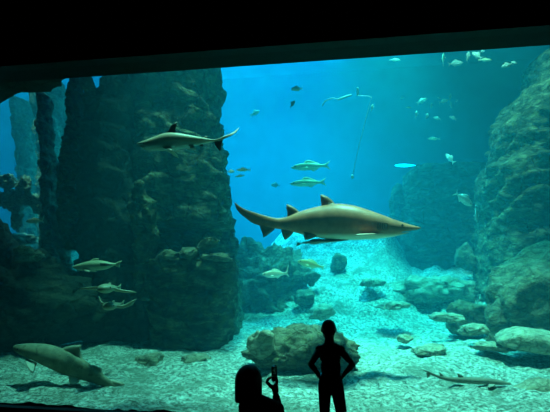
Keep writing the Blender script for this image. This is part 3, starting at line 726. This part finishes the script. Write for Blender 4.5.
for r in [('silver', 422, 101, 13.5, 12, 0, 28, 'fish slanting up at the upper left of the school'),
          ('silver', 431.3, 106, 14, 5, 60, 50, 'tiny fish right of the slanting fish in the school'),
          ('silver', 443.6, 101.2, 13.5, 10, 0, 18, 'broadest pale fish in the middle of the school'),
          ('silver', 450, 97.2, 13.6, 7, 40, 62, 'fish standing nose up beside the broadest fish of the school'),
          ('silver', 450.8, 103.8, 13.8, 6, 50, -70, 'fish nose down just under the nose-up fish of the school'),
          ('silver', 456.6, 101, 14, 5, 30, 30, 'rightmost tiny fish of the school'),
          ('silver', 439.2, 98, 14, 4, 150, 30, 'tiny fish above the broadest fish of the school'),
          ('silver', 416.2, 114.5, 13, 6.5, 50, 65, 'bright upright fish at the left of the lower row of the school'),
          ('silver', 427, 116, 13, 6.5, 40, 50, 'bright round fish second in the lower row of the school'),
          ('silver', 437.2, 118.4, 13.4, 7, 150, 25, 'dim fish third in the lower row of the school'),
          ('silver', 453, 118, 13.4, 7, 150, 35, 'fish at the right end of the lower row of the school'),
          ('slim', 434, 138.8, 13.5, 13, 180, 0, 'long faint fish alone below the school'),
          ('slim', 408.7, 107.6, 14.5, 6, 180, 0, 'faint fish at the far left of the school'),
          ('silver', 402, 98, 15, 5, 30, 20, 'very faint fish up left of the school')]:
    fish(*r, group=G)
G = 'fish under the window top at the right'
for r in [('slim', 443.3, 59, 12.5, 8, 60, 70, 'small upright fish left of the fish under the window top'),
          ('silver', 455.5, 63.4, 12.5, 15, 0, 8, 'long greenish fish under the window top'),
          ('silver', 468, 56.6, 12.2, 10, 40, 65, 'bright nose-up fish close under the window top'),
          ('silver', 477, 55.4, 12.2, 10, 140, 45, 'bright fish tilted left beside the nose-up fish under the window top'),
          ('silver', 482.4, 51.4, 12.4, 6, 20, 20, 'topmost fish touching the window top'),
          ('slim', 485, 60, 12.0, 14, 0, 0, 'greenish fish below the topmost fish under the window top'),
          ('silver', 507.2, 65.2, 11.5, 12, 180, -18, 'pale fish swimming left toward the window top beside the right tower'),
          ('silver', 514, 62.6, 12.5, 5, 150, 30, 'tiny fish just left of the peak of the right tower'),
          ('slim', 395, 60, 13.5, 12, 0, 0, 'faint greenish fish farthest left under the window top')]:
    fish(*r, group=G)

# ---------------------------------------------------------------- gear in the water
def tube(name, pts, r, mat, parent=None, ring=8, smooth=6):
    P = [Vector(p) for p in pts]; Q = []
    for i in range(len(P) - 1):
        a, b, c, d = P[max(i-1, 0)], P[i], P[i+1], P[min(i+2, len(P)-1)]
        for k in range(smooth):
            u = k / smooth
            Q.append(0.5 * ((2*b) + (c-a)*u + (2*a-5*b+4*c-d)*u*u + (3*b-a-3*c+d)*u**3))
    Q.append(P[-1]); bm = bmesh.new(); R = []
    for i, p in enumerate(Q):
        t = (Q[min(i+1, len(Q)-1)] - Q[max(i-1, 0)]).normalized()
        u = t.cross(Vector((.13, .97, .2))).normalized(); v = t.cross(u)
        R.append([bm.verts.new(p + (u * math.cos(2*PI*k/ring) + v * math.sin(2*PI*k/ring)) * r) for k in range(ring)])
    for a, b in zip(R[:-1], R[1:]):
        for k in range(ring):
            j = (k + 1) % ring; bm.faces.new((a[k], a[j], b[j], b[k]))
    bm.faces.new(R[0][::-1]); bm.faces.new(R[-1])
    return mesh_obj(name, bm, mat, parent)
M['rope'] = plain('pale_rope', (0.34, 0.40, 0.38), 0.8)
M['steel'] = plain('dull_steel', (0.45, 0.47, 0.46), 0.5)
D = 12.6
b0 = pt(370, 98, D)
def rel(px, py, d=D): return pt(px, py, d) - b0
ln = tag(empty('marker_line', b0), 'thin pale line hanging slantwise in the blue water from a short bar', 'line')
tube('rope', [rel(372, 97.6), rel(370.5, 101), rel(364, 126), rel(358, 150), rel(352.6, 175)], .008, M['rope'], ln)
tube('bar', [rel(357.4, 95.4), rel(362, 95.8), rel(368, 96.2), rel(372, 97.6)], .010, M['steel'], ln)
tube('bracket', [rel(357.6, 95.8), rel(357.5, 92), rel(357.4, 87.6)], .028, M['steel'], ln)
bm = bmesh.new(); bmesh.ops.create_uvsphere(bm, u_segments=14, v_segments=10, radius=.04)
for v in bm.verts: v.co.z *= 1.5
mesh_obj('weight', bm, M['rope'], ln, True, rel(352.4, 176.6))
b1 = pt(340, 98, D)
hs = tag(empty('air_hose', b1), 'pale curved hose floating left of the slanting line', 'hose')
tube('hose', [pt(a, b, D) - b1 for a, b in [(322.4, 105.8), (324.4, 102), (328, 99.6), (333, 98.2), (338, 99.4)]], .015, M['rope'], hs)
tube('nozzle', [pt(a, b, D) - b1 for a, b in [(338, 99.6), (344, 97.4), (351.4, 94.8)]], .026, M['rope'], hs)
fish('silver', 372, 107.6, 12.4, 6, 50, 65, 'tiny bright fish beside the top of the slanting line')
# the underwater lamp on the far rock
def emit(name, colr, s):
    t = NT(name); e = t.n('ShaderNodeEmission'); e.inputs[0].default_value = tuple(colr) + (1,); e.inputs[1].default_value = s
    t.l(e.outputs[0], t.out.inputs['Surface']); return t.m
Dl = 15.2
b2 = pt(404, 165.4, Dl)
la = tag(empty('underwater_lamp', b2, YAW), 'glowing cyan underwater lamp above the left corner of the dark rock wall', 'lamp')
bm = bmesh.new()
bmesh.ops.create_cone(bm, cap_ends=True, segments=20, radius1=.05, radius2=.055, depth=.12, matrix=Matrix.Translation((.42, 0, 0)) @ Matrix.Rotation(PI / 2, 4, 'Y'))
mesh_obj('housing', bm, M['slit'], la)
bm = bmesh.new()
bmesh.ops.create_uvsphere(bm, u_segments=18, v_segments=12, radius=1)
for v in bm.verts: v.co = Vector((v.co.x * .34 + .05, v.co.y * .06, v.co.z * .055 * (1 - .75 * max(0, v.co.x))))
mesh_obj('lens', bm, emit('lamp_glow', (0.0, 0.62, 1.0), 6.0), la)
bm = bmesh.new(); box(bm, (.41, -.01, -.30), (.43, .01, -.04)); mesh_obj('bracket', bm, M['slit'], la)

# ---------------------------------------------------------------- people
def capsule(bm, p0, r0, p1, r1, seg=14):
    p0, p1 = Vector(p0), Vector(p1); ax = p1 - p0; L = ax.length; t = ax.normalized() if L > 1e-6 else Vector((0, 0, 1))
    u = t.orthogonal().normalized(); v = t.cross(u); R = []
    rows = [(p0 - t * r0 * math.cos(a), r0 * math.sin(a)) for a in (0.25, .6, 1.0, 1.4)] + [(p0.lerp(p1, k / 4), r0 + (r1 - r0) * k / 4) for k in range(5)] + [(p1 + t * r1 * math.cos(a), r1 * math.sin(a)) for a in (1.4, 1.0, .6, 0.25)]
    for c, r in rows: R.append([bm.verts.new(c + (u * math.cos(2*PI*k/seg) + v * math.sin(2*PI*k/seg)) * r) for k in range(seg)])
    for a, b in zip(R[:-1], R[1:]):
        for k in range(seg):
            j = (k + 1) % seg; bm.faces.new((a[k], a[j], b[j], b[k]))
    bm.faces.new(R[0][::-1]); bm.faces.new(R[-1])
def chain(bm, *pr):
    for (p0, r0), (p1, r1) in zip(pr[:-1], pr[1:]): capsule(bm, p0, r0, p1, r1)
def ell(bm, c, rad, rz=0.0):
    m = Matrix.Translation(c) @ Matrix.Rotation(rz, 4, 'Z') @ Matrix.Diagonal((*rad, 1))
    bmesh.ops.create_uvsphere(bm, u_segments=20, v_segments=14, radius=1, matrix=m)
def flesh(name, bm, mat, parent, voxel, smooth=4, keep=None, solid=None):
    """melt the pieces into one continuous surface; keep: (co, normal) planes that trim it"""
    o = obj_from(bm, [mat]); o.name = name; o.data.name = name
    m = o.modifiers.new('r', 'REMESH'); m.mode = 'VOXEL'; m.voxel_size = voxel; m.use_smooth_shade = True
    if smooth:
        s = o.modifiers.new('s', 'SMOOTH'); s.iterations = smooth; s.factor = 0.5
    bake(o)
    b = bmesh.new(); b.from_mesh(o.data)
    for co, no in keep or []:
        bmesh.ops.bisect_plane(b, geom=b.verts[:] + b.edges[:] + b.faces[:], plane_co=co, plane_no=no, clear_outer=True)
    for f in b.faces: f.smooth = True
    b.to_mesh(o.data); b.free()
    o.parent = parent
    if solid:
        s = o.modifiers.new('t', 'SOLIDIFY'); s.thickness = solid; s.offset = 1
        bake(o)
    return o
M['skin'] = plain('person_skin', (0.34, 0.20, 0.13), 0.6, 0.3, 0.05)
M['hair'] = plain('dark_hair', (0.018, 0.013, 0.010), 0.6, 0.3, 0.4, 60)
M['shirt'] = plain('dark_shirt', (0.030, 0.030, 0.038), 0.9, 0.1)
M['shorts'] = plain('dark_shorts', (0.020, 0.022, 0.03), 0.9, 0.1)
M['top'] = plain('dark_top', (0.030, 0.018, 0.020), 0.9, 0.1)
M['phone'] = plain('phone_black', (0.012, 0.012, 0.014), 0.25, 0.5)

# --- the boy with his hands on his hips
dB = 4.33
foot = pt(330, 330, dB); foot.z = 0
boy = tag(empty('person', foot, YAW), 'boy in shorts standing at the window seen from behind, hands on hips', 'person')
SB = dB / FOC
def bx(px): return (px - 330) * SB
def bz(py): return pt(330, py, dB).z
hc = Vector((bx(328.8), .005, bz(329.0)))
def boy_torso(bm, g=0.0):
    sl, sr = Vector((bx(319.4), -.01, bz(349.5))), Vector((bx(340.2), -.01, bz(349.5)))
    ell(bm, (bx(330), 0, bz(354)), (.092 + g, .062 + g, .10 + g)); ell(bm, (bx(330.4), 0, bz(366)), (.082 + g, .056 + g, .11 + g))
    capsule(bm, sl, .034 + g, sr, .034 + g); capsule(bm, sl, .034 + g, (bx(330), 0, bz(345.0)), .046 + g); capsule(bm, sr, .034 + g, (bx(330), 0, bz(345.0)), .046 + g)
    return sl, sr
bm = bmesh.new()
sl, sr = boy_torso(bm)
ell(bm, (bx(330), 0, bz(380)), (.098, .068, .085))
chain(bm, ((bx(329.8), -.008, bz(348)), .060), ((bx(329.6), -.006, bz(344)), .046), ((bx(329.2), .0, bz(338)), .041))
ell(bm, hc, (.062, .074, .080)); ell(bm, hc + Vector((0, .010, -.042)), (.054, .060, .050))
capsule(bm, hc + Vector((0, .074, .0)), .007, hc + Vector((0, .084, -.020)), .011)
for s in (-1, 1):
    ell(bm, hc + Vector((s * .062, -.004, -.008)), (.010, .016, .022)); ell(bm, hc + Vector((s * .022, .066, -.036)), (.016, .010, .006))
for s, el, wr in ((-1, (bx(309.4), -.12, bz(360.5)), (bx(317.6), -.020, bz(372.6))), (1, (bx(350.0), -.12, bz(361)), (bx(342.6), -.020, bz(373)))):
    sh_ = sl if s < 0 else sr
    el, wr = Vector(el), Vector(wr)
    chain(bm, (sh_, .035), (sh_.lerp(el, .5), .030), (el, .025)); chain(bm, (el, .025), (el.lerp(wr, .35), .026), (wr, .018))
    palm = wr + Vector((-s * .002, .035, -.018)); chain(bm, (wr, .018), (palm, .019))
    for k, (ln_, dz) in enumerate(((.046, .018), (.054, .004), (.050, -.010), (.038, -.023))):
        a = palm + Vector((0, .012, dz)); b = a + Vector((-s * .004, ln_ * .55, -.006)); c = b + Vector((-s * .016, ln_ * .5, -.006))
        chain(bm, (a, .0078), (b, .0070), (c, .0058))
    th = wr + Vector((-s * .004, .006, .004)); chain(bm, (th, .009), (th + Vector((-s * .010, -.006, -.030)), .008), (th + Vector((-s * .022, -.004, -.046)), .0065))
for s, kx, ax in ((-1, 323.6, 323.6), (1, 341.2, 344.0)):
    hip = Vector((bx(330) + s * .050, 0, bz(386))); kn = Vector((bx(kx), .008, .335)); an = Vector((bx(ax), -.022, .065))
    chain(bm, (hip, .056), (hip.lerp(kn, .5), .046), (kn, .036)); chain(bm, (kn, .040), (kn.lerp(an, .3) + Vector((0, -.012, 0)), .042), (an, .025))
    chain(bm, (an + Vector((0, -.015, -.036)), .026), (an + Vector((s * .004, .055, -.042)), .024), (an + Vector((s * .010, .100, -.048)), .018))
    for k in range(5): capsule(bm, an + Vector((s * (.010 + .014 * (k - 2) * -1), .100, -.055)), .008, an + Vector((s * (.010 + .014 * (k - 2) * -1), .122 - .005 * k, -.057)), .007)
flesh('body', bm, M['skin'], boy, .0052, 4)
bm = bmesh.new(); boy_torso(bm, .007); ell(bm, (bx(330), 0, bz(378)), (.104, .074, .06))
flesh('shirt', bm, M['shirt'], boy, .006, 3, [((0, 0, bz(379)), (0, 0, -1)), ((0, 0, bz(344.8)), (0, 0, 1))])
bm = bmesh.new(); ell(bm, (bx(330), 0, bz(380)), (.106, .076, .09))
for s, kx in ((-1, 323.7), (1, 341.0)):
    hip = Vector((bx(330) + s * .052, 0, bz(384))); kn = Vector((bx(kx), .006, bz(412)))
    chain(bm, (hip, .060), (hip.lerp(kn, .5), .052), (kn, .045))
flesh('shorts', bm, M['shorts'], boy, .006, 3, [((0, 0, bz(408.6)), (0, 0, -1)), ((0, 0, bz(374)), (0, 0, 1))])
bm = bmesh.new(); ell(bm, hc + Vector((0, -.004, .004)), (.0655, .079, .080))
flesh('hair', bm, M['hair'], boy, .005, 2, [(hc + Vector((0, -.02, -.030)), Vector((0, .62, -.78))), (hc + Vector((0, -.02, -.050)), Vector((0, 0, -1)))])
for s in (-1, 1): eye(boy, hc + Vector((s * .025, .066, .004)), .009, M['eye'])

# --- the person kneeling at the lower edge of the picture, holding up a phone
dW = 3.5
ft = pt(258, 390, dW); ft.z = 0
wo = tag(empty('person', ft, YAW), 'person with chin-length hair kneeling and holding up a phone', 'person')
INV = (Matrix.Translation(ft) @ Matrix.Rotation(YAW, 4, 'Z')).inverted()
def wp(px, py, d=dW): return INV @ pt(px, py, d)
f_, r_ = Vector((.57, .82, 0)), Vector((.82, -.57, 0)); ZU = Vector((0, 0, 1))
S = wp(261, 409); S.y = 0
hd = wp(248.9, 380.5)
pel = Vector((S.x + .02, -.10, .26))
shR, shL = S + r_ * .135 + ZU * .022, S - r_ * .135
el = Vector((shR.x + .035, .08, .53)); wr = wp(275.6, 393.5, 3.70)
palm = wp(275.4, 386.5, 3.71)
elL = shL + Vector((-.02, .08, -.24)); haL = elL + Vector((.10, .16, -.10))
def trunk(bm, g=0.0):
    ell(bm, S.lerp(pel, .28), (.150 + g, .100 + g, .17 + g), -.61); ell(bm, S.lerp(pel, .65), (.125 + g, .090 + g, .16 + g), -.61)
    capsule(bm, shL, .046 + g, shR, .046 + g)
    nb = S + Vector((-.03, 0, .055)); capsule(bm, shL, .046 + g, nb, .05 + g); capsule(bm, shR, .046 + g, nb, .05 + g)
    ell(bm, pel, (.165 + g, .125 + g, .13 + g), -.61)
def arms(bm, g=0.0, k=1.0):
    chain(bm, (shR, .046 + g), (shR.lerp(el, .5), .041 + g), (el, .034 + g)); chain(bm, (el, .034 + g), (el.lerp(wr, .3), .033 + g), (el.lerp(wr, k), .021 + g))
    chain(bm, (shL, .046 + g), (shL.lerp(elL, .5), .041 + g), (elL, .034 + g)); chain(bm, (elL, .034 + g), (elL.lerp(haL, .3), .033 + g), (elL.lerp(haL, k), .022 + g))
def legs(bm, g=0.0, foot=True):
    for s in (-1, 1):
        h = pel + r_ * (s * .085) + Vector((0, 0, -.02)); kn = h + f_ * .37 + Vector((0, 0, -.15)); kn.z = .075 + g
        an = kn - f_ * .35; an.z = .05 + g
        chain(bm, (h, .080 + g), (h.lerp(kn, .5), .068 + g), (kn, .054 + g)); chain(bm, (kn, .054 + g), (kn.lerp(an, .35), .050 + g), (an, .033 + g))
        if foot:
            to = an - f_ * .13; to.z = .03; chain(bm, (an, .036), (an.lerp(to, .6), .034), (to, .024))
bm = bmesh.new(); trunk(bm); arms(bm); legs(bm)
chain(bm, (S + Vector((-.03, 0, .04)), .05), (hd + Vector((.012, -.02, -.07)), .045))
ell(bm, hd, (.073, .090, .098), -.61); ell(bm, hd + f_ * .022 + ZU * -.055, (.055, .066, .055), -.61)
capsule(bm, hd + f_ * .092, .008, hd + f_ * .106 + ZU * -.026, .013)
ell(bm, hd + f_ * .085 + ZU * -.052, (.022, .010, .007), -.61)
for s in (-1, 1): ell(bm, hd + r_ * (s * .074), (.010, .018, .026), -.61)
# right hand: thumb and forefinger make a ring below the phone, the other fingers fold round its lower end
R3 = wp(277, 386, 3.71) - wp(276, 386, 3.71)
chain(bm, (wr, .023), (wp(275.2, 389.5, 3.71), .027), (palm, .023))
chain(bm, (wp(274.2, 389, 3.70), .018), (wp(270.2, 385.8, 3.69), .0145), (wp(266.9, 382.0, 3.68), .0120), (wp(268.0, 379.0, 3.68), .0105), (wp(271.2, 377.6, 3.69), .0095))
for k, (dd, top) in enumerate(((3.69, 377.0), (3.712, 376.6), (3.734, 377.4), (3.754, 379.2))):
    chain(bm, (wp(275.6, 386.2, dd), .0120), (wp(277.2, top + 4.6, dd), .0108), (wp(276.4, top + 1.0, dd), .0100), (wp(273.4, top + .6, dd), .0088))
# left hand resting on the thigh
for k in range(4):
    a = haL + r_ * (.018 * (k - 1.5)); chain(bm, (a, .011), (a + f_ * .04 + ZU * -.012, .0095), (a + f_ * (.074 - .008 * abs(k - 1.4)) + ZU * -.035, .0080))
chain(bm, (haL + r_ * .02, .012), (haL + r_ * .045 + f_ * .02, .010), (haL + r_ * .050 + f_ * .05 + ZU * -.01, .0085))
flesh('body', bm, M['skin'], wo, .0048, 3)
bm = bmesh.new(); trunk(bm, .010); arms(bm, .008, .90)
flesh('shirt', bm, M['top'], wo, .008, 3)
bm = bmesh.new(); ell(bm, pel + Vector((0, 0, -.03)), (.168, .13, .12), -.61); legs(bm, .008, False)
flesh('trousers', bm, M['shorts'], wo, .008, 3)
bm = bmesh.new()                                     # hair: a cap that falls straight to the jaw
nr, nsg = 26, 40; rows = []
ztop, zbot = wp(249, 364.9).z, wp(249, 399.6).z
for k in range(nr + 1):
    z = ztop + (zbot - ztop) * (k / nr) ** 1.25; u = min(1, (ztop - z) / .115)
    rr = math.sqrt(max(0.0, 1 - (1 - u) ** 2)); ring = []
    for i in range(nsg):
        a = 2 * PI * i / nsg; dx, dy = math.cos(a), math.sin(a)
        wav = 1 + .018 * math.sin(9 * a) + .012 * math.sin(17 * a + 1)
        p = r_ * (dx * .094 * rr * wav) + f_ * (dy * .106 * rr * wav)
        fwd = dy * rr
        if fwd > .45 and z < hd.z + .05: p -= f_ * (.106 * (fwd - .45) * 1.3)     # open round the face
        ring.append(bm.verts.new(Vector((hd.x, hd.y, z)) + p))
    rows.append(ring)
for a, b in zip(rows[:-1], rows[1:]):
    for i in range(nsg):
        j = (i + 1) % nsg; bm.faces.new((a[i], a[j], b[j], b[i]))
bm.faces.new(rows[-1]); bmesh.ops.remove_doubles(bm, verts=rows[0], dist=.02)
bmesh.ops.recalc_face_normals(bm, faces=bm.faces)
mesh_obj('hair', bm, M['hair'], wo)
for s in (-1, 1): eye(wo, hd + f_ * .080 + r_ * (s * .030) + ZU * .004, .011, M['eye'])
# the phone
pc = pt(274.3, 373.4, 3.71)
ph = tag(empty('phone', pc, YAW), 'small dark phone held upright in the raised hand of the kneeling person', 'phone')
ph.rotation_euler = (0, math.radians(-3), YAW + math.radians(54))
bm = bmesh.new(); box(bm, (-.031, -.005, -.058), (.031, .005, .058))
bmesh.ops.bevel(bm, geom=[e for e in bm.edges if abs(e.verts[0].co.y - e.verts[1].co.y) > .001], offset=.008, segments=4, affect='EDGES')
mesh_obj('case', bm, M['phone'], ph, False)
bm = bmesh.new(); box(bm, (-.027, -.0058, -.048), (.027, -.0051, .048)); mesh_obj('screen', bm, M['eye'], ph, False)
bm = bmesh.new(); bmesh.ops.create_cone(bm, cap_ends=True, segments=16, radius1=.005, radius2=.005, depth=.002, matrix=Matrix.Translation((-.018, .006, .044)) @ Matrix.Rotation(PI / 2, 4, 'X')); mesh_obj('camera_lens', bm, M['eye'], ph)
